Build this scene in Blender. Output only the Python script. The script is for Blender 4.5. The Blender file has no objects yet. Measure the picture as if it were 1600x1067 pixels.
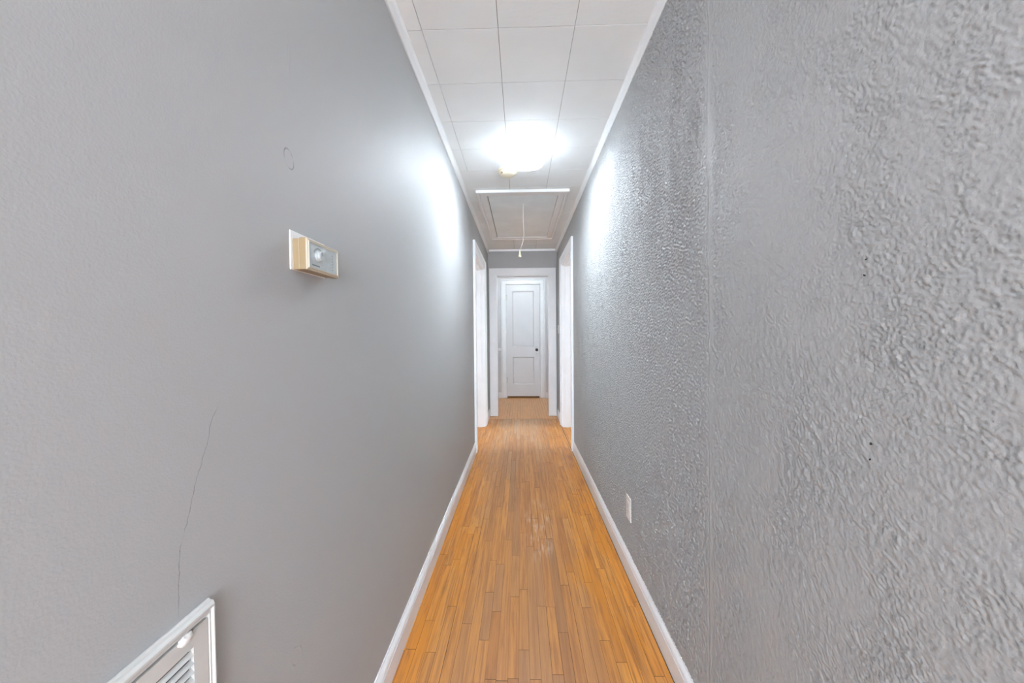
import bpy, bmesh, math, random
import numpy as np
from mathutils import Vector, Matrix
random.seed(7)
S = bpy.context.scene
COL = S.collection
PI = math.pi

# ------------------------------------------------------------------ dimensions (metres)
XL, XR, ZC, YB = -0.4657, 0.5293, 2.405, 5.10     # corridor: left wall, right wall, ceiling, end wall
YN = -1.2                                         # where the corridor opens into the room behind
WT = 0.115                                        # wall thickness
YF = 6.55                                         # wall with the far door
LO = (3.60, 4.52, 2.03)                           # left side opening: near, far, head height
RO = (3.64, 4.50, 2.06)
EO = (-0.352, 0.416, 2.04)                        # opening in the end wall
EYE = 1.1885

# ------------------------------------------------------------------ node helpers
class NT:
    def __init__(s, name):
        s.m = bpy.data.materials.new(name); s.m.use_nodes = True
        s.t = s.m.node_tree; s.n = s.t.nodes; s.n.clear()
        s.out = s.n.new('ShaderNodeOutputMaterial'); s.b = s.n.new('ShaderNodeBsdfPrincipled')
        s.t.links.new(s.b.outputs[0], s.out.inputs[0])
        s.pos = s.n.new('ShaderNodeNewGeometry').outputs['Position']
    def put(s, v, sock):
        if isinstance(v, bpy.types.NodeSocket): s.t.links.new(v, sock)
        else:
            try: sock.default_value = v
            except Exception: sock.default_value = tuple(v) + (1,)
    def math(s, op, a, b=0.0, c=None, clamp=False):
        k = s.n.new('ShaderNodeMath'); k.operation = op; k.use_clamp = clamp
        s.put(a, k.inputs[0]); s.put(b, k.inputs[1])
        if c is not None: s.put(c, k.inputs[2])
        return k.outputs[0]
    def xyz(s):
        k = s.n.new('ShaderNodeSeparateXYZ'); s.put(s.pos, k.inputs[0]); return k.outputs
    def mapping(s, scale=(1, 1, 1), loc=(0, 0, 0), vec=None):
        k = s.n.new('ShaderNodeMapping'); s.put(vec or s.pos, k.inputs[0])
        k.inputs['Location'].default_value = loc; k.inputs['Scale'].default_value = scale; return k.outputs[0]
    def noise(s, scale, detail=2, rough=.5, vec=None, dist=0.0):
        k = s.n.new('ShaderNodeTexNoise'); s.put(vec or s.pos, k.inputs['Vector'])
        k.inputs['Scale'].default_value = scale; k.inputs['Detail'].default_value = detail
        k.inputs['Roughness'].default_value = rough; k.inputs['Distortion'].default_value = dist
        return k.outputs[0]
    def ramp(s, v, a, b, lo=0.0, hi=1.0, smooth=True):
        k = s.n.new('ShaderNodeMapRange'); k.interpolation_type = 'SMOOTHSTEP' if smooth else 'LINEAR'
        s.put(v, k.inputs['Value']); k.inputs['From Min'].default_value = a; k.inputs['From Max'].default_value = b
        k.inputs['To Min'].default_value = lo; k.inputs['To Max'].default_value = hi
        return k.outputs[0]
    def mix(s, f, a, b):
        k = s.n.new('ShaderNodeMix'); k.data_type = 'RGBA'
        s.put(f, k.inputs[0]); s.put(a, k.inputs[6]); s.put(b, k.inputs[7]); return k.outputs[2]
    def attr(s, name):
        k = s.n.new('ShaderNodeAttribute'); k.attribute_name = name; return k.outputs['Fac']
    def bump(s, h, dist, strength=1.0):
        k = s.n.new('ShaderNodeBump'); s.put(h, k.inputs['Height']); k.inputs['Distance'].default_value = dist
        s.put(strength, k.inputs['Strength']); s.t.links.new(k.outputs[0], s.b.inputs['Normal'])
    def set(s, **kw):
        names = dict(color='Base Color', rough='Roughness', metal='Metallic', spec='Specular IOR Level',
                     coat='Coat Weight', trans='Transmission Weight', em='Emission Color', es='Emission Strength')
        for k, v in kw.items(): s.put(v, s.b.inputs[names[k]])
        return s

def plain(name, color, rough=.45, metal=0.0, spec=.5, speck=0.0, scale=40, bump=0.0):
    t = NT(name)
    c = color
    if speck:
        f = t.noise(scale, 3)
        c = t.mix(t.ramp(f, .35, .7), tuple(v * (1 - speck) for v in color), color)
    t.set(color=c, rough=rough, metal=metal, spec=spec)
    if bump: t.bump(t.noise(scale * 4, 3), bump)
    return t.m

GREY = (.410, .415, .412)
WHITE = (.83, .845, .85)

def wall_left_mat():
    t = NT('grey roller paint'); x, y, z = t.xyz()
    col = GREY
    h = t.noise(330, 2, .5)
    hh = t.math('MULTIPLY', h, .55)
    hh = t.math('ADD', hh, t.math('MULTIPLY', t.noise(60, 2), .25))
    # hairline plaster crack: y as a function of z
    fc = t.n.new('ShaderNodeFloatCurve'); t.put(t.ramp(z, .80, 1.12, 0, 1, False), fc.inputs['Value'])
    pts = [(.80, .459), (.822, .459), (.898, .463), (.935, .476), (.976, .487), (1.033, .510), (1.06, .516), (1.09, .534), (1.12, .537)]
    cu = fc.mapping.curves[0]
    cu.points[0].location = (0, .459); cu.points[1].location = (1, .537)
    for a, b in pts[1:-1]: cu.points.new((a - .80) / .32, b)
    for p in cu.points: p.handle_type = 'VECTOR'
    fc.mapping.update()
    jit = t.math('MULTIPLY', t.math('SUBTRACT', t.noise(120, 3), .5), .006)
    d = t.math('ABSOLUTE', t.math('SUBTRACT', t.math('ADD', y, jit), fc.outputs[0]))
    m = t.ramp(d, .00015, .0006, 1, 0)
    m = t.math('MULTIPLY', m, t.ramp(z, 1.06, 1.10, 1, 0))
    m = t.math('MULTIPLY', m, t.ramp(z, .80, .84, 0, 1))
    m = t.math('MULTIPLY', m, t.ramp(t.noise(35, 1), .3, .5, .2, .65))
    # ring-shaped crack and peeled blobs
    def ell(y0, z0, a, b, sh=0.0):
        dz = t.math('DIVIDE', t.math('SUBTRACT', z, z0), b)
        dy = t.math('ADD', t.math('DIVIDE', t.math('SUBTRACT', y, y0), a), t.math('MULTIPLY', dz, sh))
        return t.math('SQRT', t.math('ADD', t.math('MULTIPLY', dy, dy), t.math('MULTIPLY', dz, dz)))
    e = ell(.7105, 1.547, .0145, .0185, .25)
    ring = t.ramp(t.math('ABSOLUTE', t.math('SUBTRACT', e, 1.0)), .03, .10, 1, 0)
    ring = t.math('MULTIPLY', ring, t.ramp(t.noise(45, 1), .40, .55, .25, 1))
    e2 = ell(.70, .531, .016, .020, .3)
    ring2 = t.math('MULTIPLY', t.ramp(t.math('ABSOLUTE', t.math('SUBTRACT', e2, 1.0)), .05, .25, 1, 0), t.ramp(t.noise(60, 1), .42, .6, 0, 1))
    e3 = ell(.715, 1.757, .004, .03, .1)
    scr = t.math('MULTIPLY', t.ramp(t.math('ABSOLUTE', t.math('SUBTRACT', e3, 1.0)), .1, .3, 1, 0), .5)
    c = t.mix(m, col, (.10, .09, .09))
    c = t.mix(t.math('MULTIPLY', ring, .5), c, (.15, .15, .15))
    hh = t.math('SUBTRACT', hh, t.math('MULTIPLY', m, 1.5))
    hh = t.math('ADD', hh, t.math('MULTIPLY', ring, 1.2))
    hh = t.math('ADD', hh, t.math('MULTIPLY', t.ramp(e, .9, 1.0, 0, 1), .3))
    hh = t.math('ADD', hh, t.math('MULTIPLY', t.math('ADD', ring2, scr), 1.0))
    hh = t.math('ADD', hh, t.math('MULTIPLY', t.ramp(e2, .7, 1.05, 0, 1), .5))
    t.bump(hh, .0006)
    t.set(color=c, rough=.6, spec=.25)
    return t.m

def wall_right_mat():
    t = NT('grey paint over orange peel texture'); x, y, z = t.xyz()
    c = GREY
    jw = t.math('MULTIPLY', t.math('SUBTRACT', t.noise(300, 2), .5), .006)
    msk = None
    for (py, pz, r) in ((.554, 1.298, .0020), (.556, 1.274, .0017), (.546, 1.072, .0016), (.543, 1.018, .0021), (.544, .994, .0019)):
        dy = t.math('SUBTRACT', y, py); dz = t.math('SUBTRACT', z, pz)
        dd = t.math('ADD', t.math('SQRT', t.math('ADD', t.math('MULTIPLY', dy, dy), t.math('MULTIPLY', dz, dz))), jw)
        q = t.ramp(dd, r * .6, r * 1.1, 1, 0)
        msk = q if msk is None else t.math('MAXIMUM', msk, q)
    c = t.mix(msk, c, (.03, .03, .03))
    t.bump(t.noise(420, 2, .5), .0004)
    t.set(color=c, rough=.6, spec=.22)
    return t.m

def floor_mat():
    t = NT('worn oak strip floor'); x, y, z = t.xyz()
    r = t.attr('rnd'); r2 = t.attr('rnd2')
    off = t.n.new('ShaderNodeCombineXYZ'); t.put(t.math('MULTIPLY', r, 7.0), off.inputs[0]); t.put(t.math('MULTIPLY', r2, 31.0), off.inputs[1])
    va = t.n.new('ShaderNodeVectorMath'); va.operation = 'ADD'; t.put(t.pos, va.inputs[0]); t.put(off.outputs[0], va.inputs[1])
    g1 = t.noise(1, 5, .65, t.mapping((70, 3.0, 1), vec=va.outputs[0]), .4)
    g2 = t.noise(1, 4, .6, t.mapping((260, 9, 1), vec=va.outputs[0]))
    base = t.mix(r, (.72, .30, .045), (.53, .20, .034))
    base = t.mix(t.ramp(r2, .6, 1.0, 0, .5), base, (.72, .36, .105))
    base = t.mix(t.ramp(g1, .40, .66, 0, .75), base, (.30, .10, .020))
    base = t.mix(t.ramp(g2, .45, .70, 0, .45), base, (.27, .12, .038))
    # varnish left at the edges, worn down the middle where people walk
    w = t.noise(1, 4, .6, t.mapping((4.5, 1.3, 1)))
    ax = t.math('ABSOLUTE', t.math('SUBTRACT', x, .0))
    edge = t.ramp(t.math('ADD', ax, t.math('MULTIPLY', t.math('SUBTRACT', w, .5), .42)), .16, .44, 0, 1)
    near = t.ramp(y, 4.90, 4.97, 1, 0)
    worn = t.math('MULTIPLY', t.math('SUBTRACT', 1.0, edge), near)
    grey = t.mix(g1, (.47, .238, .103), (.32, .155, .068))
    grey = t.mix(t.ramp(r, .3, 1.0, 0, .55), grey, (.235, .112, .054))
    far_pale = t.ramp(y, 2.6, 4.6, 0, .75)  # middle boards turn paler towards the far end
    grey = t.mix(far_pale, grey, (.66, .46, .30))
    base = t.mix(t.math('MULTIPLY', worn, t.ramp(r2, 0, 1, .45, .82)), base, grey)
    # rich amber varnish blotches close to the baseboards
    am = t.noise(1, 4, .6, t.mapping((16, 3.2, 1)))
    amb = t.math('MULTIPLY', t.ramp(am, .46, .62, 0, .9), t.math('MULTIPLY', edge, near))
    base = t.mix(amb, base, (.58, .22, .022))
    # the orange boards beyond the end opening
    base = t.mix(t.math('MULTIPLY', t.math('SUBTRACT', 1.0, near), .75), base, (.86, .47, .22))
    # whitish streaks in one oval patch
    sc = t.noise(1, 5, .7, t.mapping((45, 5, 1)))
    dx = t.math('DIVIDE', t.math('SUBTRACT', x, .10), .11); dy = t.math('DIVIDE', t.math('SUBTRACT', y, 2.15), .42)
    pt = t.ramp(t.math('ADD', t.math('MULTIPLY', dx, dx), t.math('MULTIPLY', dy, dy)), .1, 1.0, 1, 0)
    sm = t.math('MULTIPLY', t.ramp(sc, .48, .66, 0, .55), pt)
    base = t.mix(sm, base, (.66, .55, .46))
    # small nail holes and specks
    vo = t.n.new('ShaderNodeTexVoronoi'); vo.inputs['Scale'].default_value = 9; t.put(t.mapping((1.6, 1, 1)), vo.inputs['Vector'])
    base = t.mix(t.ramp(vo.outputs['Distance'], .012, .03, .6, 0), base, (.06, .035, .02))
    rough = t.math('ADD', t.math('MULTIPLY', worn, .10), t.ramp(g1, .3, .7, .30, .42))
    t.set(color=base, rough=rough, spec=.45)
    t.bump(t.math('ADD', g2, t.math('MULTIPLY', w, .6)), .0006)
    return t.m

def ceiling_mat():
    t = NT('white fibre ceiling tile')
    g = t.noise(1, 4, .6, t.mapping((14, 60, 1)))
    f = t.noise(90, 3)
    c = t.mix(t.ramp(t.noise(3, 3), .35, .7), (.855, .895, .905), (.90, .94, .95))
    t.set(color=c, rough=.75, spec=.2)
    t.bump(t.math('ADD', g, t.math('MULTIPLY', f, .5)), .0007)
    return t.m

def trim_mat():
    t = NT('white gloss trim paint')
    c = t.mix(t.ramp(t.noise(6, 4), .3, .75), (.79, .805, .81), WHITE)
    t.set(color=c, rough=.32, spec=.5)
    t.bump(t.noise(1, 2, .5, t.mapping((120, 120, 12))), .0002)
    return t.m

M = dict(
    left=wall_left_mat(), right=wall_right_mat(), floor=floor_mat(), ceil=ceiling_mat(), trim=trim_mat(),
    grey=plain('grey wall paint', GREY, .5, speck=.04, scale=3, bump=.0004),
    pale=plain('pale wall paint', (.66, .66, .67), .55, speck=.03, scale=3, bump=.0004),
    door=plain('white door paint', (.66, .66, .665), .35, speck=.03, scale=5, bump=.0001),
    hatch=plain('off white hatch paint', (.85, .93, .965), .5, speck=.06, scale=5, bump=.0003),
    furring=plain('furring wood with seam shade', (.09, .085, .08), .9, speck=.2),  # darkened so the tile gaps carry shade in their colour
    dark=plain('dark wood and gap shade', (.02, .016, .013), .9, speck=.2),  # near black, stands in for unlit depth behind gaps
    cream=plain('yellowed cream plastic', (.86, .79, .62), .38, speck=.05, scale=30),
    tan=plain('beige plastic', (.33, .245, .135), .38, speck=.06, scale=25),
    tanface=plain('pale cream plastic', (.58, .52, .41), .35, speck=.04, scale=25),
    silver=plain('brushed silver face', (.58, .62, .62), .28, .35, speck=.12, scale=60),
    ink=plain('dark ink', (.10, .11, .11), .5, speck=.1),
    putty=plain('white spackle', (.86, .86, .85), .6, speck=.04, bump=.0015),
    grille=plain('off white enamel', (.62, .62, .595), .33, speck=.05, scale=18, bump=.0002),
    duct_dark=plain('reddish black duct', (.035, .022, .018), .9, speck=.3),
    plate=plain('ivory plate plastic', (.82, .82, .79), .3, speck=.03),
    brass=plain('aged dark bronze', (.055, .045, .035), .35, .7, speck=.2),
    plated=plain('painted metal', (.60, .60, .56), .35, .25, speck=.1),
    cord=plain('white cotton cord', (.74, .72, .66), .8, speck=.08, scale=200),
    bell=plain('ivory cord pull', (.76, .68, .46), .4, speck=.05),
    porcelain=plain('white porcelain socket', (.75, .75, .74), .3, speck=.03),
    steel=plain('brushed nickel', (.45, .45, .44), .3, .8, speck=.1),
)
def lampglass(e, name):
    t = NT(name)
    r = t.noise(1, 2, .5, t.mapping((30, 30, 30)))
    # brightest in the middle, over the bulbs
    x, y, z = t.xyz(); dx = t.math('SUBTRACT', x, .032); dy = t.math('SUBTRACT', y, 2.335)
    fall = t.ramp(t.math('SQRT', t.math('ADD', t.math('MULTIPLY', dx, dx), t.math('MULTIPLY', dy, dy))), .070, .122, 1.0, .13)
    t.set(color=(.9, .9, .9), rough=.25, em=(.88, .99, 1.10), es=t.math('MULTIPLY', t.ramp(r, .3, .7, e * .95, e * 1.05), fall))
    return t.m
def bulbglass():
    t = NT('lit bulb glass'); r = t.noise(8, 2)
    t.set(color=(.9, .9, .9), em=(.88, .99, 1.1), es=t.ramp(r, .3, .7, BULB_E * .97, BULB_E * 1.03)); return t.m

# ------------------------------------------------------------------ mesh helpers
def link(name, bm, mat, parent=None, smooth=False, bevel=0.0, seg=2):
    bmesh.ops.recalc_face_normals(bm, faces=bm.faces)
    me = bpy.data.meshes.new(name); bm.to_mesh(me); bm.free()
    me.materials.append(mat)
    if smooth:
        for p in me.polygons: p.use_smooth = True
    o = bpy.data.objects.new(name, me); COL.objects.link(o)
    if parent is not None: o.parent = parent
    if bevel:
        b = o.modifiers.new('edge', 'BEVEL'); b.width = bevel; b.segments = seg; b.limit_method = 'ANGLE'; b.angle_limit = .6
    return o

def box(bm, x0, x1, y0, y1, z0, z1, rot=None):
    vs = [bm.verts.new((x, y, z)) for x in (x0, x1) for y in (y0, y1) for z in (z0, z1)]
    for f in ((0, 1, 3, 2), (4, 6, 7, 5), (0, 4, 5, 1), (2, 3, 7, 6), (0, 2, 6, 4), (1, 5, 7, 3)):
        bm.faces.new([vs[i] for i in f])
    if rot is not None: bmesh.ops.transform(bm, matrix=rot, verts=vs)
    return vs

def poly_prism(bm, pts, fn, d0, d1):
    """closed 2-D outline pts, mapped by fn(a,b,d), extruded from depth d0 to d1"""
    A = [bm.verts.new(fn(a, b, d0)) for a, b in pts]; B = [bm.verts.new(fn(a, b, d1)) for a, b in pts]
    n = len(pts)
    fa = bm.faces.new(A); fb = bm.faces.new(list(reversed(B)))
    for i in range(n): bm.faces.new((A[i], B[i], B[(i + 1) % n], A[(i + 1) % n]))
    bm.normal_update(); bmesh.ops.triangulate(bm, faces=[fa, fb], ngon_method='EAR_CLIP')

def loop_frame(bm, prof, a0, a1, b0, b1, fn, open_bottom=False):
    """mitred frame: prof = (outward offset, protrusion); closed profile swept round a rectangle"""
    rings = []
    for (o, p) in prof:
        if open_bottom: c = [(a0 - o, b0), (a0 - o, b1 + o), (a1 + o, b1 + o), (a1 + o, b0)]
        else: c = [(a0 - o, b0 - o), (a0 - o, b1 + o), (a1 + o, b1 + o), (a1 + o, b0 - o)]
        rings.append([bm.verts.new(fn(a, b, p)) for a, b in c])
    n = len(prof)
    for i in range(n):
        r, q = rings[i], rings[(i + 1) % n]
        for k in range(3 if open_bottom else 4):
            bm.faces.new((r[k], r[(k + 1) % 4], q[(k + 1) % 4], q[k]))
    if open_bottom:
        for k in (0, 3): bm.faces.new([r[k] for r in rings])

def lathe(bm, prof, M4=Matrix(), n=32):
    rings = []
    for (r, z) in prof:
        if r < 1e-6: rings.append([bm.verts.new(M4 @ Vector((0, 0, z)))])
        else: rings.append([bm.verts.new(M4 @ Vector((r * math.cos(2 * PI * k / n), r * math.sin(2 * PI * k / n), z))) for k in range(n)])
    for a, b in zip(rings, rings[1:]):
        for k in range(n):
            k2 = (k + 1) % n
            if len(a) == 1 and len(b) == 1: continue
            if len(a) == 1: bm.faces.new((a[0], b[k], b[k2]))
            elif len(b) == 1: bm.faces.new((a[k], b[0], a[k2]))
            else: bm.faces.new((a[k], b[k], b[k2], a[k2]))

def tube(bm, pts, r, n=8):
    pts = [Vector(p) for p in pts]; rings = []
    for i, p in enumerate(pts):
        d = (pts[min(i + 1, len(pts) - 1)] - pts[max(i - 1, 0)]).normalized()
        u = d.orthogonal().normalized() if abs(d.x) > .9 else d.cross(Vector((1, 0, 0))).normalized()
        v = d.cross(u)
        rr = r[i] if isinstance(r, (list, tuple)) else r
        rings.append([bm.verts.new(p + rr * (math.cos(2 * PI * k / n) * u + math.sin(2 * PI * k / n) * v)) for k in range(n)])
    for a, b in zip(rings, rings[1:]):
        for k in range(n): bm.faces.new((a[k], b[k], b[(k + 1) % n], a[(k + 1) % n]))
    bm.faces.new(rings[0]); bm.faces.new(list(reversed(rings[-1])))

def empty(name, loc):
    o = bpy.data.objects.new(name, None); o.empty_display_size = .05; COL.objects.link(o); o.location = loc; return o

def adopt(root, objs):
    """parent keeping the world position (meshes are authored in world space)"""
    for o in objs:
        o.parent = root; o.location = o.location - root.location

def tag(o, label, cat, group=None):
    o['label'] = label; o['category'] = cat
    if group: o['group'] = group
    return o
def struct(o, label=None, cat=None):
    o['kind'] = 'structure'
    if label: tag(o, label, cat)
    return o

fnL = lambda a, b, p: (XL + p, a, b)       # on the left wall:  a = y, b = z
fnR = lambda a, b, p: (XR - p, a, b)
fnE = lambda a, b, p: (a, YB - p, b)       # end wall, facing the camera: a = x, b = z
fnF = lambda a, b, p: (a, YF - p, b)
fnC = lambda a, b, p: (a, b, ZC - p)       # ceiling: a = x, b = y

# ------------------------------------------------------------------ walls
def wall_with_opening(y0, y1, oa, ob, oh, top):
    return [(y0, 0), (oa, 0), (oa, oh), (ob, oh), (ob, 0), (y1, 0), (y1, top), (y0, top)]
ZT = ZC + .02
bm = bmesh.new(); poly_prism(bm, wall_with_opening(YN, YB + WT, *LO, ZT), fnL, 0, -WT)
struct(link('wall_left', bm, M['left']), 'smooth grey painted corridor wall with hairline cracks, on the left', 'wall')
bm = bmesh.new(); poly_prism(bm, wall_with_opening(YN, YB + WT, *RO, ZT), fnR, 0, -WT)
wr = link('wall_right', bm, M['right'])
struct(wr, 'heavily textured grey corridor wall with a vertical joint, on the right', 'wall')
# the splattered plaster coat of the right wall, as real relief (a height field on a fine grid)
def plaster_coat():
    st = .0026
    ya, yb, za, zb = .18, RO[0] - .096, .02, ZC - .004
    ny, nz = int((yb - ya) / st) + 1, int((zb - za) / st) + 1
    rng = np.random.default_rng(11)
    ky = np.fft.fftfreq(ny, st)[:, None]; kz = np.fft.rfftfreq(nz, st)[None, :]
    def field(fn):
        f = np.fft.irfft2(np.fft.rfft2(rng.standard_normal((ny, nz))) * fn, s=(ny, nz)); return (f - f.mean()) / f.std()
    kk = np.sqrt(ky ** 2 + kz ** 2)
    band = lambda k0, w: np.exp(-((kk - k0) / w) ** 2)
    n1 = field(band(138, 42)); n2 = field(band(178, 36)); n3 = field(band(50, 18))
    low = field(np.exp(-(ky / 9.0) ** 2 - (kz / 2.6) ** 2)); low2 = field(np.exp(-(kk / 7.0) ** 2))
    sm = lambda v, a, b: (lambda q: q * q * (3 - 2 * q))(np.clip((v - a) / (b - a), 0, 1))
    Y = (ya + np.arange(ny) * (yb - ya) / (ny - 1))[:, None] + 0 * low; Z = (za + np.arange(nz) * (zb - za) / (nz - 1))[None, :] + 0 * low
    st_ = .42 + .30 * sm(low, -1.2, 1.5) + .25 * sm(low2, -.8, 1.6)
    heavy = sm(Y, 1.02, 1.06) * sm(Y, 2.3, 1.25) * sm(Z, 1.1, 1.7)
    st_ = st_ + COAT_HEAVY * heavy * (.45 + .55 * sm(low, -.8, 1.2)) + .65 * sm(Y, .8, 1.2) * sm(Y, 3.4, 2.4)
    far = sm(Y, .75, 1.25); n1 = n1 * np.sqrt(1 - far) + field(band(82, 28)) * np.sqrt(far)
    h = sm(n1, -1.3, 1.7); h = .80 * (h - h.mean()) + .17 * n2 + .12 * n3
    d = Y + .0025 * low2 - .9888 - .0127 * Z
    h = h * st_ * (.35 + .65 * sm(np.abs(d + .010), .006, .024))
    h = h + .30 * np.exp(-((d + .006) / .0035) ** 2) - 1.0 * np.exp(-(d / .0024) ** 2) * (.4 + .6 * sm(low2, -.8, .8)) + .10 * np.exp(-((d + .004) / .03) ** 2)
    co = np.stack([XR - .0004 - COAT_H * (h + .6), Y, Z], -1).reshape(-1, 3).astype(np.float32)
    idx = np.arange(ny * nz).reshape(ny, nz)
    q = np.stack([idx[:-1, :-1], idx[:-1, 1:], idx[1:, 1:], idx[1:, :-1]], -1).reshape(-1, 4)
    me = bpy.data.meshes.new('plaster_texture'); n = len(q)
    me.vertices.add(len(co)); me.vertices.foreach_set('co', co.ravel())
    me.loops.add(n * 4); me.loops.foreach_set('vertex_index', q.ravel().astype(np.int32))
    me.polygons.add(n); me.polygons.foreach_set('loop_start', (np.arange(n) * 4).astype(np.int32))
    me.polygons.foreach_set('use_smooth', np.ones(n, bool))
    me.update(calc_edges=True); me.validate()
    me.materials.append(M['right'])
    o = bpy.data.objects.new('plaster_texture', me); COL.objects.link(o); o.parent = wr
COAT_H, COAT_HEAVY = .0028, .9
plaster_coat()
bm = bmesh.new(); poly_prism(bm, [(XL + .001, 0), (EO[0], 0), (EO[0], EO[2]), (EO[1], EO[2]), (EO[1], 0), (XR - .001, 0), (XR - .001, ZT), (XL + .001, ZT)], fnE, 0, -WT)
struct(link('wall_end', bm, M['grey']), 'grey wall strip above the cased opening at the corridor end', 'wall')

# far vestibule behind the end opening
VX0, VX1 = -1.25, 1.30
DO = (-.270, .366, 2.112)
bm = bmesh.new(); poly_prism(bm, [(VX0, 0), (DO[0], 0), (DO[0], DO[2]), (DO[1], DO[2]), (DO[1], 0), (VX1, 0), (VX1, ZT), (VX0, ZT)], fnF, 0, -WT)
struct(link('wall_far', bm, M['pale']), 'pale wall around the far white panel door', 'wall')
bm = bmesh.new(); box(bm, VX0 - WT, VX0, YB + WT, YF + WT, 0, ZT)
struct(link('wall_far_left', bm, M['pale']))
bm = bmesh.new(); box(bm, VX1, VX1 + WT, YB + WT, YF + WT, 0, ZT)
struct(link('wall_far_right', bm, M['pale']))
bm = bmesh.new(); box(bm, VX0 - WT, XL - WT, YB, YB + WT, 0, ZT)
struct(link('wall_vestibule_left', bm, M['pale']))
bm = bmesh.new(); box(bm, XR + WT, VX1 + WT, YB, YB + WT, 0, ZT)
struct(link('wall_vestibule_right', bm, M['pale']))
# closet behind the far door
bm = bmesh.new(); box(bm, VX0, VX1, YF + .6, YF + .65, 0, ZT); struct(link('wall_closet', bm, M['dark']))

# side rooms (only their light and a sliver of them can be seen)
SX0, SX1 = -3.0, 3.1
for side, xa, xb in (('left', SX0, XL - WT), ('right', XR + WT, SX1)):
    for nm, y0, y1 in (('near', 2.2, 2.3), ('far', YB - .1, YB)):
        x0, x1 = xa, xb
        if nm == 'far':
            bm = bmesh.new(); box(bm, min(xa, xb), max(xa, xb), YB - .1, YB - .001, 0, ZT)
        else:
            bm = bmesh.new(); box(bm, min(xa, xb), max(xa, xb), y0, y1, 0, ZT)
        struct(link('wall_%s_room_%s' % (side, nm), bm, M['pale']))
    xo = SX0 if side == 'left' else SX1
    s = -1 if side == 'left' else 1
    # outer wall with a window hole
    pts = [(2.2, 0), (YB, 0), (YB, ZT), (2.2, ZT)]
    fn = lambda a, b, p, xo=xo, s=s: (xo + s * p, a, b)
    bm = bmesh.new()
    poly_prism(bm, [(2.2, 0), (YB, 0), (YB, .8), (2.2, .8)], fn, 0, .1)
    poly_prism(bm, [(2.2, 2.1), (YB, 2.1), (YB, ZT), (2.2, ZT)], fn, 0, .1)
    poly_prism(bm, [(2.2, .8), (3.0, .8), (3.0, 2.1), (2.2, 2.1)], fn, 0, .1)
    poly_prism(bm, [(4.4, .8), (YB, .8), (YB, 2.1), (4.4, 2.1)], fn, 0, .1)
    struct(link('wall_%s_room_outer' % side, bm, M['pale']))

# the room behind the camera, open to the corridor, window holes added for the fill lights
RX0, RX1, RY = -2.4, 2.5, -4.6
bm = bmesh.new(); box(bm, RX0, XL - WT, YN - .1, YN, 0, ZT); box(bm, XR + WT, RX1, YN - .1, YN, 0, ZT)
struct(link('wall_rear_front', bm, M['pale']))
for nm, xa, xb in (('wall_rear_left', RX0 - .1, RX0), ('wall_rear_right', RX1, RX1 + .1)):
    bm = bmesh.new()
    box(bm, xa, xb, RY, YN, 0, .62); box(bm, xa, xb, RY, YN, 2.18, ZT)
    box(bm, xa, xb, RY, -4.12, .62, 2.18); box(bm, xa, xb, -1.88, YN, .62, 2.18)
    struct(link(nm, bm, M['pale']))
bm = bmesh.new()
box(bm, RX0, RX1, RY - .1, RY, 0, .58); box(bm, RX0, RX1, RY - .1, RY, 2.12, ZT)
box(bm, RX0, -1.47, RY - .1, RY, .58, 2.12); box(bm, 1.57, RX1, RY - .1, RY, .58, 2.12)
struct(link('wall_rear', bm, M['pale']))

# ------------------------------------------------------------------ ceiling: square fibre tiles
TS, TX, TY = .3048, -.3845, 1.427
bm = bmesh.new()
def tile(x0, x1, y0, y1):
    g = .0011
    dz = [random.uniform(-.0004, .0004) for _ in range(4)]
    q = .0017
    c = [(x0 + g, y0 + q), (x1 - g, y0 + q), (x1 - g, y1 - q), (x0 + g, y1 - q)]
    lo = [bm.verts.new((a, b, ZC + d)) for (a, b), d in zip(c, dz)]
    hi = [bm.verts.new((a, b, ZC + .006)) for (a, b) in c]
    bm.faces.new(lo)
    for i in range(4): bm.faces.new((lo[i], lo[(i + 1) % 4], hi[(i + 1) % 4], hi[i]))
ys = [TY + TS * k for k in range(-9, 13)]
for j, ya in enumerate(ys):
    yb = ys[j + 1] if j + 1 < len(ys) else YB
    if ya > YB: break
    ya, yb = max(ya, YN), min(yb, YB)
    xs = [XL, TX, TX + TS, TX + 2 * TS, XR] if ya < 2.6 else [XL, TX + TS, TX + 2 * TS, XR]
    for a, b in zip(xs, xs[1:]): tile(a, b, ya, yb)
cl = link('ceiling', bm, M['ceil'])
struct(cl, 'white square tiled corridor ceiling', 'ceiling')
bm = bmesh.new(); box(bm, XL - .02, XR + .02, YN, YB + .001, ZC + .006, ZC + .02); link('seam_shade', bm, M['furring'], cl)  # backing behind the tile gaps, coloured dark as their shade
for nm, (x0, x1, y0, y1) in dict(ceiling_rear=(RX0 - .1, RX1 + .1, RY - .1, YN - .0005), ceiling_left_room=(SX0 - .1, XL - .021, 2.2, YB), ceiling_right_room=(XR + .021, SX1 + .1, 2.2, YB), ceiling_vestibule=(VX0 - .1, VX1 + .1, YB + .0015, YF + .7)).items():
    bm = bmesh.new(); box(bm, x0, x1, y0, y1, ZC, ZC + .02); struct(link(nm, bm, M['pale']))

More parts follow.
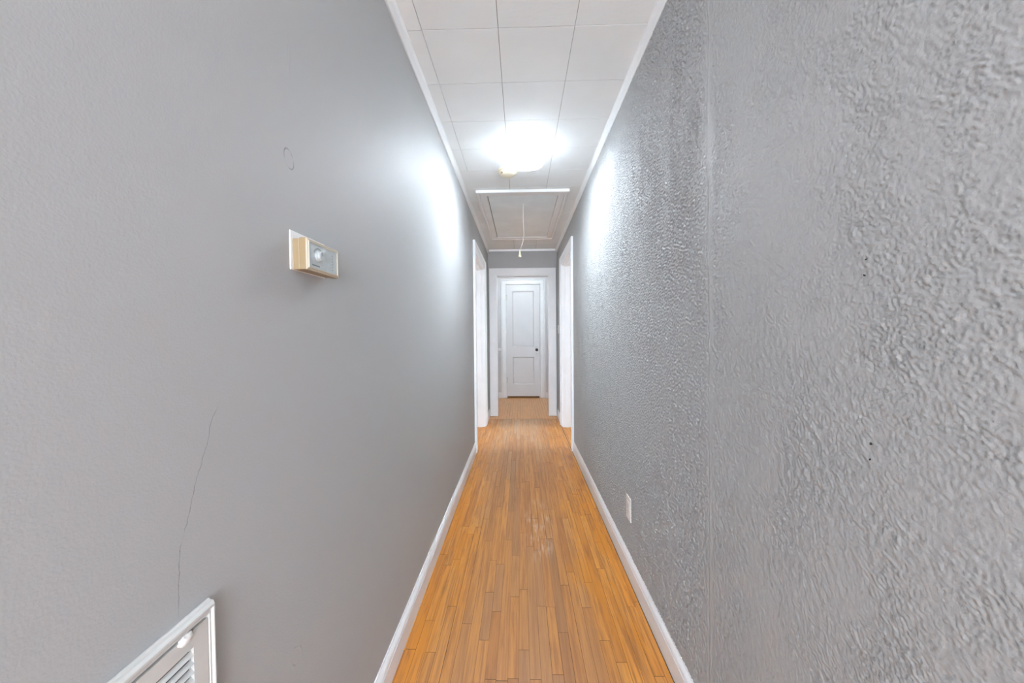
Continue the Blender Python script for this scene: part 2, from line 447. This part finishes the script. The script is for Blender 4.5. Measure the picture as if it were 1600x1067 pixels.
# ------------------------------------------------------------------ floor: narrow oak strips
P = .039
known = [(.177, 1.385), (.012, 1.305), (-.066, 1.185), (-.125, 1.19), (.072, 1.52), (.14, 2.03), (-.145, 1.345),
         (-.155, 1.60), (-.035, 1.87), (-.10, 1.80), (-.14, 1.83), (.09, 2.25), (.33, 1.35), (-.36, 1.29), (.055, 1.95), (-.07, 2.35)]
bm = bmesh.new(); data = []
edges = []
k = -90
while True:
    x = -.133 + P * k
    if x > SX1 + .1: break
    if x > SX0 - .1 - P: edges.append(x)
    k += 1
cut = XR - .0165
strips = []
for a, b in zip(edges, edges[1:]):
    if a < cut < b: strips += [(a, cut - .0018), (cut + .0018, b)]
    else: strips.append((a, b))
for a, b in strips:
    y = RY - random.uniform(0, .8)
    ends = [y]
    kk = sorted(e for (kx, e) in known if a <= kx < b)
    while y < YF + .7:
        L = random.choice((.35, .55, .75, .95, 1.15, 1.3)) * random.uniform(.85, 1.15)
        ny = y + L
        for e in kk:
            if y + .12 < e and ny > e - .25 and e not in ends: ny = e; break
        # boards butt against the cross joint at the end opening
        if y < 4.92 - .05 < ny and a > -1.3 and b < 1.3: ny = 4.92 + random.choice((0, 0, 0, .0))
        y = ny; ends.append(y)
    for ya, yb in zip(ends, ends[1:]):
        gx = random.choice((.00018, .00025, .0004, .0006, .0009)); gy = .0007
        z = random.uniform(-.0003, .0003)
        vs = [bm.verts.new(p) for p in ((a + gx, ya + gy, z), (b - gx, ya + gy, z), (b - gx, yb - gy, z), (a + gx, yb - gy, z))]
        bm.faces.new(vs); data.append((random.random(), random.random()))
nf = len(data)
vs = box(bm, SX0 - .2, SX1 + .2, RY - .2, YF + .7, -.03, -.004)
data += [(1.0, 0.0)] * 6
bm.faces.ensure_lookup_table()
me = bpy.data.meshes.new('floor'); bm.to_mesh(me); bm.free()
for nm, i in (('rnd', 0), ('rnd2', 1)):
    at = me.attributes.new(nm, 'FLOAT', 'FACE'); at.data.foreach_set('value', [d[i] for d in data])
me.materials.append(M['floor']); me.materials.append(M['dark'])
for p in me.polygons[nf:]: p.material_index = 1
fl = bpy.data.objects.new('floor', me); COL.objects.link(fl)
struct(fl, 'worn narrow oak strip floor running down the corridor', 'floor')

# ------------------------------------------------------------------ baseboards and crown
BP = [(0, 0), (.0155, 0), (.0155, .074), (.0125, .0765), (.0125, .079), (.0152, .081), (.0150, .086), (.0125, .093), (.008, .100), (.0055, .103), (.005, .107), (0, .107)]
def run(bm, prof, fn, y0, y1):
    A = [bm.verts.new(fn(y0, z, p)) for p, z in prof]; B = [bm.verts.new(fn(y1, z, p)) for p, z in prof]
    n = len(prof)
    for i in range(n): bm.faces.new((A[i], B[i], B[(i + 1) % n], A[(i + 1) % n]))
    bm.faces.new(A); bm.faces.new(list(reversed(B)))
CW = .098
bm = bmesh.new(); run(bm, BP, fnL, YN, LO[0] - CW - .001); run(bm, BP, fnL, LO[1] + CW + .001, YB - .001)
struct(link('baseboard_left', bm, M['trim']), 'white baseboard along the left wall', 'baseboard')
bm = bmesh.new(); run(bm, BP, fnR, YN, 1.4494); run(bm, BP, fnR, 1.4504, RO[0] - CW - .001); run(bm, BP, fnR, RO[1] + CW + .001, YB - .001)
struct(link('baseboard_right', bm, M['trim']), 'white baseboard with a butt joint along the right wall', 'baseboard')
bm = bmesh.new(); run(bm, BP, fnF, VX0, -.362); run(bm, BP, fnF, .460, VX1)
struct(link('baseboard_far', bm, M['trim']), 'white baseboard either side of the far door', 'baseboard')
CP = [(0, -.047), (.006, -.047), (.008, -.043), (.010, -.030), (.0135, -.014), (.018, -.006), (.0205, -.004), (.0205, .004), (0, .004)]
CP = [(p, ZC + z) for p, z in CP]
bm = bmesh.new(); run(bm, CP, fnL, YN, YB - .001); struct(link('trim_1', bm, M['trim']), 'white crown moulding along the left wall', 'moulding')
bm = bmesh.new(); run(bm, CP, fnR, YN, YB - .001); struct(link('trim_2', bm, M['trim']), 'white crown moulding along the right wall', 'moulding')
CE = [(p, z + .022) if z < ZC else (p, z) for p, z in CP]
bm = bmesh.new(); run(bm, CE, lambda a, b, p: (a, YB - p, b), XL + .021, XR - .021)
struct(link('trim_3', bm, M['trim']), 'thin white moulding at the ceiling above the end opening', 'moulding')

# ------------------------------------------------------------------ door casings and jambs
CASE = [(-.004, 0), (-.004, .012), (.004, .016), (.062, .017), (.066, .013), (.072, .013), (.076, .022), (.092, .024), (CW, .020), (CW, 0)]
def hinge_set(parent, x, y, zs, h, axis):
    for z in zs:
        b = bmesh.new()
        lathe(b, [(0, z - h / 2 - .004), (.0035, z - h / 2 - .003), (.006, z - h / 2), (.006, z + h / 2), (.0035, z + h / 2 + .003), (0, z + h / 2 + .004)], Matrix.Translation((x, y, 0)), 12)
        if axis == 'x': box(b, x - .022, x + .003, y - .0015, y + .004, z - h / 2, z + h / 2)
        else: box(b, x - .004, x + .024, y + .003, y + .0075, z - h / 2, z + h / 2)
        hg = link('hinge', b, M['brass'] if axis == 'x' else M['plated']); hg.parent = parent
        hg['label'] = 'dark hinge knuckle' if axis == 'x' else 'painted hinge'
def jamb(bm, oa, ob, oh, fn):
    """lining boards with a door stop inside an opening"""
    J = .018
    prof = [(-J, -WT), (-J, 0), (0.0, 0), (0.0, -WT)]
    loop_frame(bm, [(o, p) for o, p in prof], oa, ob, 0, oh, fn, True)
    st = [(-J - .011, -.075), (-J - .011, -.040), (-J, -.040), (-J, -.075)]
    loop_frame(bm, st, oa, ob, 0, oh, fn, True)
for nm, op, fn, lab in (('trim_4', LO, fnL, 'white casing round the left side doorway'), ('trim_5', RO, fnR, 'white casing round the right side doorway')):
    bm = bmesh.new(); loop_frame(bm, CASE, op[0] + .0, op[1] - .0, .004, op[2], fn, True)
    c = struct(link(nm, bm, M['trim'], bevel=.0008), lab, 'door frame')
    bm = bmesh.new(); jamb(bm, *op, fn)
    link('jamb', bm, M['trim'], c)
    if nm == 'trim_4': hinge_set(c, XL - .104, op[1] - .026, (1.82, .33), .075, 'x')
ECASE = [(-.004, 0), (-.004, .022), (.092, .022), (.0955, .019), (.0965, 0)]
bm = bmesh.new(); loop_frame(bm, ECASE, EO[0], EO[1], .006, EO[2], fnE, True)
c = struct(link('trim_6', bm, M['trim'], bevel=.001), 'flat white casing framing the opening at the corridor end', 'door frame')
bm = bmesh.new(); loop_frame(bm, [(-.016, -WT), (-.016, 0), (0, 0), (0, -WT)], EO[0], EO[1], 0, EO[2], fnE, True); link('jamb', bm, M['trim'], c)

# far door with its own casing
FC = [(-.004, 0), (-.004, .014), (.004, .018), (.060, .018), (.064, .014), (.070, .022), (.088, .024), (.0905, .018), (.0905, 0)]
bm = bmesh.new(); loop_frame(bm, FC, DO[0], DO[1], .004, DO[2], fnF, True)
c = struct(link('trim_7', bm, M['trim'], bevel=.0008), 'moulded white casing around the far panel door', 'door frame')
bm = bmesh.new(); loop_frame(bm, [(-.006, -WT), (-.006, 0), (0, 0), (0, -WT)], DO[0], DO[1], 0, DO[2], fnF, True)
loop_frame(bm, [(-.020, -.085), (-.020, -.047), (-.006, -.047), (-.006, -.085)], DO[0], DO[1], 0, DO[2], fnF, True); link('jamb', bm, M['trim'], c)
bm = bmesh.new(); box(bm, VX0, -.362, YF - .022, YF, .885, .93); struct(link('trim_8', bm, M['trim'], bevel=.003), 'short white rail on the wall left of the far door', 'rail')

dx0, dx1, dz0, dz1 = DO[0] + .009, DO[1] - .009, .034, DO[2] - .009
bm = bmesh.new()
px0, px1 = -.150, .248
rows = [(.250, .765), (.950, 1.985)]
yf, yb = YF + .002, YF + .040
box(bm, dx0, px0, yf, yb, dz0, dz1); box(bm, px1, dx1, yf, yb, dz0, dz1)
for z0, z1 in ((dz0, rows[0][0]), (rows[0][1], rows[1][0]), (rows[1][1], dz1)): box(bm, px0, px1, yf, yb, z0, z1)
d = struct(link('door_1', bm, M['door']), 'closed white two panel door at the far end of the hall', 'door')
for z0, z1 in rows:
    bm = bmesh.new(); box(bm, px0, px1, yf + .014, yb - .012, z0, z1)
    fnD = lambda a, b, p: (a, yf - p, b)
    loop_frame(bm, [(0, 0), (-.014, -.010), (-.018, -.014), (0, -.014)], px0, px1, z0, z1, fnD)
    link('door_panel', bm, M['door'], d)
bm = bmesh.new(); box(bm, .270, .318, yf - .003, yf, .765, .960)
esc = link('escutcheon', bm, M['plated'], d, bevel=.002); esc['label'] = 'painted tall lock plate'
bm = bmesh.new(); mk = Matrix.Translation((.295, yf - .003, .897)) @ Matrix.Rotation(PI / 2, 4, 'X')
lathe(bm, [(0, -.001), (.015, -.001), (.015, .004), (.008, .007), (.007, .024), (.014, .028), (.0255, .036), (.028, .044), (.0255, .053), (.015, .059), (0, .061)], mk, 28)
kn = link('door_knob', bm, M['brass'], d, smooth=True); kn['label'] = 'dark round knob'
bm = bmesh.new(); lathe(bm, [(0, 0), (.004, 0), (.004, .0005), (0, .0005)], Matrix.Translation((.295, yf - .003, .82)) @ Matrix.Rotation(PI / 2, 4, 'X'), 12)
kh = link('keyhole', bm, M['dark'], d)
hinge_set(d, dx0 - .004, yf - .006, (1.865, .335), .11, 'y')
# threshold shadow gap: the closet behind is dark, nothing to add

# ------------------------------------------------------------------ attic hatch in the ceiling
ho = (-.372, .425, 3.0, 4.5); hi = (-.282, .335, 3.085, 4.415)
t = empty('attic_hatch', (.0265, 3.75, ZC))
bm = bmesh.new()
HF = [(0, 0), (0, .016), (.004, .019), (.052, .019), (.056, .015), (.062, .015), (.066, .023), (.0855, .023), (.0875, .020), (.0875, 0)]
loop_frame(bm, HF, hi[0], hi[1], hi[2], hi[3], fnC)
o1 = link('hatch_frame', bm, M['trim'], bevel=.0008)
bm = bmesh.new(); box(bm, hi[0] - .002, hi[1] + .002, hi[2] - .002, hi[3] + .002, ZC - .0035, ZC - .0012)  # dark plate stands in for shade in the gap, ceiling is uncut
o2 = link('gap_shade', bm, M['dark']); o2['label'] = 'dark plate painting the shaded gap around the hatch panel'
bm = bmesh.new(); vsb = box(bm, hi[0] + .006, hi[1] - .0022, hi[2] + .005, hi[3] - .004, ZC - .011, ZC - .0036)
o3 = link('hatch_panel', bm, M['hatch'], bevel=.001)
bm = bmesh.new(); tube(bm, [(.031, 3.243, ZC - .0105), (.031, 3.243, ZC - .022), (.034, 3.24, ZC - .027), (.037, 3.24, ZC - .022), (.036, 3.24, ZC - .017)], .0018)
o4 = link('cord_hook', bm, M['steel'])
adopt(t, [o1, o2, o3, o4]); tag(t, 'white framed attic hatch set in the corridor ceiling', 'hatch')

# pull cord hanging from the hatch hook
t = empty('pull_cord', (.032, 3.24, ZC - .024))
def cspline(pts, n=8):
    out = []
    q = [Vector(p) for p in pts]; q = [2 * q[0] - q[1]] + q + [2 * q[-1] - q[-2]]
    for i in range(1, len(q) - 2):
        for k in range(n):
            u = k / n; a, b, c2, d2 = q[i - 1], q[i], q[i + 1], q[i + 2]
            out.append(.5 * ((2 * b) + (c2 - a) * u + (2 * a - 5 * b + 4 * c2 - d2) * u * u + (-a + 3 * b - 3 * c2 + d2) * u ** 3))
    out.append(q[-2]); return out
bm = bmesh.new(); tube(bm, cspline([(.034, 3.24, ZC - .026), (.031, 3.24, 2.31), (.033, 3.24, 2.20), (.036, 3.24, 2.11), (.030, 3.24, 2.04), (.010, 3.24, 1.98), (.0, 3.24, 1.945)]), .0017)
o1 = link('cord', bm, M['cord'], smooth=True)
bm = bmesh.new(); bmesh.ops.create_icosphere(bm, subdivisions=2, radius=.0045, matrix=Matrix.Translation((.031, 3.24, 2.30)))
o2 = link('knot', bm, M['cord'], smooth=True)
bm = bmesh.new(); lathe(bm, [(0, 1.952), (.004, 1.951), (.0055, 1.945), (.0065, 1.935), (.010, 1.915), (.0135, 1.897), (.0135, 1.892), (.010, 1.890), (0, 1.892)], Matrix.Translation((-.001, 3.24, 0)), 20)
o3 = link('pull_bell', bm, M['bell'], smooth=True); o3['label'] = 'ivory bell shaped pull'
adopt(t, [o1, o2, o3]); tag(t, 'thin white pull cord with ivory bell hanging from the attic hatch', 'cord')

# ------------------------------------------------------------------ ceiling light
SHADE_E, BULB_E, INNER_E = 132.0, 4.0, 2.2
LX, LY = .032, 2.335
t = empty('ceiling_light', (LX, LY, ZC))
bm = bmesh.new(); lathe(bm, [(0, 0), (.062, 0), (.062, -.008), (.055, -.016), (.030, -.020), (.012, -.022), (.010, -.030), (0, -.030)], Matrix.Translation((LX, LY, ZC)), 36)
o1 = link('canopy', bm, M['porcelain'], smooth=True)
bm = bmesh.new(); NA = 128
def shade_pt(k, r, z, wave):
    a = 2 * PI * k / NA
    c, s = abs(math.cos(a)), abs(math.sin(a))
    se = 1.0 / (c ** 5 + s ** 5) ** (1 / 5)
    sq = 1 + (se - 1) * min(1, r / .14) * .9
    rip = 1 + wave * .018 * math.cos(32 * a)
    return Vector((LX + r * sq * rip * math.cos(a), LY + r * sq * rip * math.sin(a), z + wave * .004 * math.cos(32 * a)))
SPZ = [(.0, -.113, 0), (.03, -.1125, 0), (.055, -.111, 0), (.080, -.108, .2), (.099, -.103, .5), (.107, -.098, .6), (.110, -.0965, .6), (.119, -.090, .8), (.124, -.083, .9), (.126, -.0815, .9), (.133, -.074, 1.1), (.137, -.067, 1.4), (.140, -.063, 1.4)]
outer = []
for r, z, w in SPZ:
    if r == 0: outer.append([bm.verts.new((LX, LY, ZC + z))])
    else: outer.append([bm.verts.new(shade_pt(k, r, ZC + z, w)) for k in range(NA)])
for a, b in zip(outer, outer[1:]):
    for k in range(NA):
        k2 = (k + 1) % NA
        if len(a) == 1: bm.faces.new((a[0], b[k], b[k2]))
        else: bm.faces.new((a[k], b[k], b[k2], a[k2]))
o2 = link('glass_shade', bm, lampglass(SHADE_E, 'lit frosted white glass'), smooth=True)
o2.data.materials.append(lampglass(INNER_E, 'lit inner glass surface'))
sol = o2.modifiers.new('thick', 'SOLIDIFY'); sol.thickness = .004; sol.offset = -1; sol.material_offset = 1
o2['label'] = 'glowing ruffled square glass shade'
bm = bmesh.new(); lathe(bm, [(0, -.030), (.003, -.030), (.003, -.114), (.010, -.114), (.011, -.117), (.007, -.121), (.006, -.124), (.003, -.127), (0, -.128)], Matrix.Translation((LX, LY, ZC)), 20)
o3 = link('finial', bm, M['steel'], smooth=True); o3['label'] = 'small nickel finial with rod'
objs = [o1, o2, o3]
bg = bulbglass()
for s in (-1, 1):
    mt = Matrix.Translation((LX + s * .012, LY, ZC - .036)) @ Matrix.Rotation(s * PI / 2, 4, 'Y')
    bm = bmesh.new(); lathe(bm, [(0, .002), (.015, .002), (.016, .008), (.016, .028), (.013, .030), (0, .030)], mt, 20)
    so = link('lamp_socket', bm, M['porcelain'], smooth=True)
    bm = bmesh.new(); lathe(bm, [(0, .028), (.011, .029), (.012, .038), (.018, .050), (.022, .063), (.021, .074), (.014, .083), (0, .086)], mt, 20)
    bu = link('bulb', bm, bg, smooth=True); bu.parent = so; objs.append(so)
adopt(t, objs); tag(t, 'lit ruffled white glass flush ceiling light between tiles and hatch', 'ceiling light')

# ------------------------------------------------------------------ smoke detector
KX, KY = -.086, 2.645
t = empty('smoke_detector', (KX, KY, ZC))
bm = bmesh.new(); lathe(bm, [(0, .001), (.071, .001), (.0735, -.002), (.0735, -.011), (.071, -.013), (0, -.013)], Matrix.Translation((KX, KY, ZC)), 48)
o1 = link('mounting_base', bm, M['cream'], smooth=False)
bm = bmesh.new(); lathe(bm, [(0, -.0125), (.066, -.0125), (.068, -.016), (.067, -.023), (.058, -.031), (.052, -.034), (.050, -.0375), (.044, -.0395), (.020, -.0405), (0, -.0405)], Matrix.Translation((KX, KY, ZC)), 48)
o2 = link('cover', bm, M['cream'], smooth=True)
bm = bmesh.new(); lathe(bm, [(0, -.029), (.006, -.029), (.006, -.0375), (.004, -.0385), (0, -.0385)], Matrix.Translation((KX - .040, KY - .040, ZC)), 16)
o3 = link('test_button', bm, M['tan'], smooth=True)
bm = bmesh.new()
for k in range(7):
    a = -PI / 2 + (k - 3) * .16
    box(bm, -.0035, .0035, -.0008, .0008, -.0008, .0008, Matrix.Translation((KX + .0632 * math.cos(a), KY + .0632 * math.sin(a), ZC - .0268)) @ Matrix.Rotation(a + PI / 2, 4, 'Z'))
o4 = link('vent_slots', bm, M['ink'])
adopt(t, [o1, o2, o3, o4]); tag(t, 'yellowed cream round smoke detector just behind the ceiling light', 'smoke detector')

# ------------------------------------------------------------------ thermostat on the left wall
ty0, ty1, tz0, tz1 = .711, .835, 1.3245, 1.3895
t = empty('thermostat', (XL, .773, 1.357))
bm = bmesh.new(); box(bm, XL - .0005, XL + .0025, .706, .831, 1.3242, 1.404)
o1 = link('wall_plate', bm, M['putty'], bevel=.001); o1['label'] = 'bare white backing plate'
rt = Matrix.Translation((0, .773, 1.357)) @ Matrix.Rotation(.012, 4, 'X') @ Matrix.Translation((0, -.773, -1.357))
bm = bmesh.new(); box(bm, XL + .002, XL + .0155, ty0 + .002, ty1 - .002, tz0 + .001, tz1 - .001, rt)
o2 = link('base', bm, M['tan'], bevel=.0012)
bm = bmesh.new(); box(bm, XL + .015, XL + .0165, ty0 + .003, ty1 - .003, tz0 + .003, tz1 - .003); 
o2b = link('shadow_seam', bm, M['ink']); o2b['label'] = 'dark seam between base and cover'
bm = bmesh.new(); box(bm, XL + .0163, XL + .0315, ty0, ty1, tz0, tz1)
o3 = link('cover', bm, M['tan'], bevel=.0015)
bm = bmesh.new()
loop_frame(bm, [(0, .0305), (0, .0345), (.0016, .0345), (.0022, .0325), (.0032, .0325), (.0042, .0335), (.0064, .0315), (.0064, .0305)], ty0 + .0066, ty1 - .0066, tz0 + .0066, tz1 - .0066, fnL)
o4 = link('bezel', bm, M['tanface'])
bm = bmesh.new(); box(bm, XL + .031, XL + .0326, ty0 + .0066, ty1 - .0066, tz0 + .0066, tz1 - .0066)
o5 = link('face', bm, M['silver']); o5['label'] = 'silver grey dial face'
bm = bmesh.new(); mk = Matrix.Translation((XL + .0326, .752, 1.3585)) @ Matrix.Rotation(PI / 2, 4, 'Y')
lathe(bm, [(0, -.0005), (.0125, -.0005), (.0125, .003), (.0105, .005), (.010, .0085), (.0085, .0095), (0, .0095)], mk, 32)
o6 = link('dial_knob', bm, M['silver'], smooth=False); o6['label'] = 'round raised dial'
bm = bmesh.new(); box(bm, XL + .0418, XL + .0424, .7514, .7526, 1.3600, 1.3675)
o6b = link('pointer', bm, M['ink']); 
# printing: scale ticks round the dial, a line of tiny letters, a column of marks
bm = bmesh.new()
for k in range(17):
    a = PI * (.12 + .76 * k / 16)
    y, z = .752 + .0165 * math.cos(a), 1.3585 + .0165 * math.sin(a)
    box(bm, -.0001, .0002, -.0003, .0003, -.0015, .0015, Matrix.Translation((XL + .0327, y, z)) @ Matrix.Rotation(a - PI / 2, 4, 'X'))
o7 = link('dial_scale', bm, M['ink'])
bm = bmesh.new()
for k in range(6): box(bm, XL + .0326, XL + .0328, .8065, .8105, 1.3385 + k * .0066, 1.3395 + k * .0066)
o8 = link('temperature_marks', bm, M['ink'])
bm = bmesh.new()
y = .729
for w in (.0016, .0014, .0018, .0012, .0016, .0014, .0018, .0016, .0012, .0016, .0014, .0018):
    box(bm, XL + .0326, XL + .0328, y, y + w, 1.3362, 1.3386); y += w + .0008
o9 = link('printed_line', bm, M['ink'])
adopt(t, [o1, o2, o2b, o3, o4, o5, o6, o6b, o7, o8, o9]); tag(t, 'beige thermostat with silver dial face on the left wall', 'thermostat')

# ------------------------------------------------------------------ return air grille low on the left wall
gy0, gy1, gz0, gz1 = .150, .503, .440, .803
t = empty('air_vent', (XL, (gy0 + gy1) / 2, .62))
bm = bmesh.new(); loop_frame(bm, [(0, 0), (0, .008), (.003, .012), (.006, .012), (.0075, .010), (.010, .016), (.014, .0165), (.0175, .012), (.018, .006), (.019, .004), (.019, 0)], gy0 + .019, gy1 - .010, gz0 + .019, gz1 - .019, lambda a, b, p: (XL + p * .8, a if a < .45 else gy1 - .010 + (a - gy1 + .010) * .5, b))
o1 = link('trim_frame', bm, M['grille'], bevel=.0006)
fy0, fy1, fz0, fz1 = gy0 + .021, gy1 - .0105, gz0 + .021, gz1 - .0215
ly0, ly1, lz0, lz1 = gy0 + .050, .470, gz0 + .045, .7585
bm = bmesh.new()
poly = [(fy0, ly0, fz0, fz1), (ly1, fy1, fz0, fz1), (ly0, ly1, fz0, lz0), (ly0, ly1, lz1, fz1)]
for a, b, c0, c1 in poly: box(bm, XL + .001, XL + .0085, a, b, c0, c1)
o2 = link('face_plate', bm, M['grille'])
bm = bmesh.new(); box(bm, XL + .0004, XL + .0012, fy0 - .001, fy1 + .001, fz0 - .001, fz1 + .001)  # near-black reddish sheet behind the slats
o3 = link('duct_back', bm, M['duct_dark']); o3['label'] = 'dark duct behind the slats'
objs = [o1, o2, o3]
sp = .0122; z = lz1 - .0035; nsl = 0
while z > lz0 + .006:
    bm = bmesh.new()
    box(bm, -.0038, .0038, ly0 - .001, ly1 + .001, -.0005, .0005, Matrix.Translation((XL + .0062, 0, z - .005)) @ Matrix.Rotation(math.radians(48), 4, 'Y'))
    objs.append(link('slat', bm, M['grille'])); z -= sp; nsl += 1
bm = bmesh.new(); bmesh.ops.create_icosphere(bm, subdivisions=3, radius=1, matrix=Matrix.Translation((XL + .009, .458, .7795)) @ Matrix.Diagonal((.004, .010, .007, 1)))
for v in bm.verts: v.co += Vector((0, random.uniform(-.0012, .0012), random.uniform(-.0012, .0012)))
o = link('spackle_blob', bm, M['putty'], smooth=True); o['label'] = 'dab of white spackle on the rim'; objs.append(o)
adopt(t, objs); tag(t, 'off white louvred air vent grille low on the left wall', 'vent')

# ------------------------------------------------------------------ wall plates on the right wall
t = empty('outlet_plate', (XR, 1.737, .327))
bm = bmesh.new(); box(bm, XR - .0058, XR + .0005, 1.701, 1.773, .2695, .3845)
o1 = link('plate', bm, M['plate'], bevel=.002)
bm = bmesh.new(); box(bm, XR - .0072, XR - .0050, 1.7205, 1.7535, .2935, .3605)
o2 = link('receptacle', bm, M['plate'], bevel=.0008)
bm = bmesh.new()
for zc in (.342, .312):
    for yy, hh in ((1.7305, .008), (1.7425, .0065)): box(bm, XR - .0074, XR - .0070, yy - .0008, yy + .0008, zc - hh / 2, zc + hh / 2)
    box(bm, XR - .0074, XR - .0070, 1.735, 1.739, zc - .011, zc - .008)
o3 = link('slots', bm, M['ink'])
adopt(t, [o1, o2, o3]); tag(t, 'ivory outlet plate low on the textured right wall', 'outlet')

t = empty('light_switch', (XR, 4.95, 1.25))
bm = bmesh.new(); box(bm, XR - .006, XR + .0005, 4.915, 4.985, 1.1925, 1.3075)
o1 = link('plate', bm, M['plate'], bevel=.002)
bm = bmesh.new(); box(bm, -.018, -.005, -.005, .005, -.005, .005, Matrix.Translation((XR, 4.95, 1.252)) @ Matrix.Rotation(.45, 4, 'Y'))
o2 = link('toggle', bm, M['plate'], bevel=.001)
adopt(t, [o1, o2]); tag(t, 'ivory light switch beside the end opening, past the right doorway', 'switch')

# ------------------------------------------------------------------ light
def area(name, loc, rot, sx, sy, power, color=(1, 1, 1)):
    l = bpy.data.lights.new(name, 'AREA'); l.shape = 'RECTANGLE'; l.size = sx; l.size_y = sy; l.energy = power; l.color = color
    o = bpy.data.objects.new(name, l); COL.objects.link(o); o.location = loc; o.rotation_euler = rot; return o
def point(name, loc, power, rad, color=(1, 1, 1)):
    l = bpy.data.lights.new(name, 'POINT'); l.energy = power; l.shadow_soft_size = rad; l.color = color
    o = bpy.data.objects.new(name, l); COL.objects.link(o); o.location = loc; return o
area('fill_rear', (.05, RY + .02, 1.35), (PI / 2, 0, 0), 3.0, 1.5, 195, (.85, .99, 1.16))  # added fill light down the corridor, its window is made up
area('fill_rear_left', (RX0 + .02, -3.0, 1.4), (PI / 2, 0, -PI / 2), 2.2, 1.5, 140, (.85, .99, 1.16))  # added side fill in the unseen rear room, no known window
area('fill_rear_right', (RX1 - .02, -3.0, 1.4), (PI / 2, 0, PI / 2), 2.2, 1.5, 140, (.85, .99, 1.16))  # matching fill from the opposite side, also made up
point('fill_behind_camera', (.03, -1.05, 1.75), 9, .15, (.87, .995, 1.10))  # added fill point behind the camera, no lamp known there
area('daylight_left_window', (SX0 + .02, 3.7, 1.45), (PI / 2, 0, -PI / 2), 1.35, 1.25, 29, (.87, .99, 1.10))
area('daylight_right_window', (SX1 - .02, 3.7, 1.45), (PI / 2, 0, PI / 2), 1.35, 1.25, 29, (.87, .99, 1.10))
point('vestibule_lamp', (.05, 5.42, 2.30), 14, .06, (.89, 1, 1.08))
W = bpy.data.worlds.new('daylight'); S.world = W; W.use_nodes = True
W.node_tree.nodes['Background'].inputs[0].default_value = (.85, .92, 1, 1); W.node_tree.nodes['Background'].inputs[1].default_value = .8

# ------------------------------------------------------------------ camera
F = 551.6; yaw, pitch, roll = .02455, -.02072, -.00865
d = Vector((-math.sin(yaw), math.cos(yaw), 0)); r = Vector((math.cos(yaw), math.sin(yaw), 0)); u = Vector((0, 0, 1))
d, u = math.cos(pitch) * d + math.sin(pitch) * u, -math.sin(pitch) * d + math.cos(pitch) * u
r, u = math.cos(roll) * r + math.sin(roll) * u, -math.sin(roll) * r + math.cos(roll) * u
cd = bpy.data.cameras.new('camera'); cam = bpy.data.objects.new('camera', cd); COL.objects.link(cam)
cd.sensor_fit = 'HORIZONTAL'; cd.sensor_width = 36; cd.lens = F * 36 / 1600; cd.clip_start = .02; cd.clip_end = 100
m = Matrix((( r.x, u.x, -d.x, 0), (r.y, u.y, -d.y, 0), (r.z, u.z, -d.z, EYE), (0, 0, 0, 1)))
cam.matrix_world = m
S.camera = cam
vs = S.view_settings
vs.view_transform = 'Standard'; vs.look = 'None'; vs.exposure = 0.88; vs.gamma = 1.0; vs.use_curve_mapping = False
S.cycles.max_bounces = 14; S.cycles.diffuse_bounces = 10
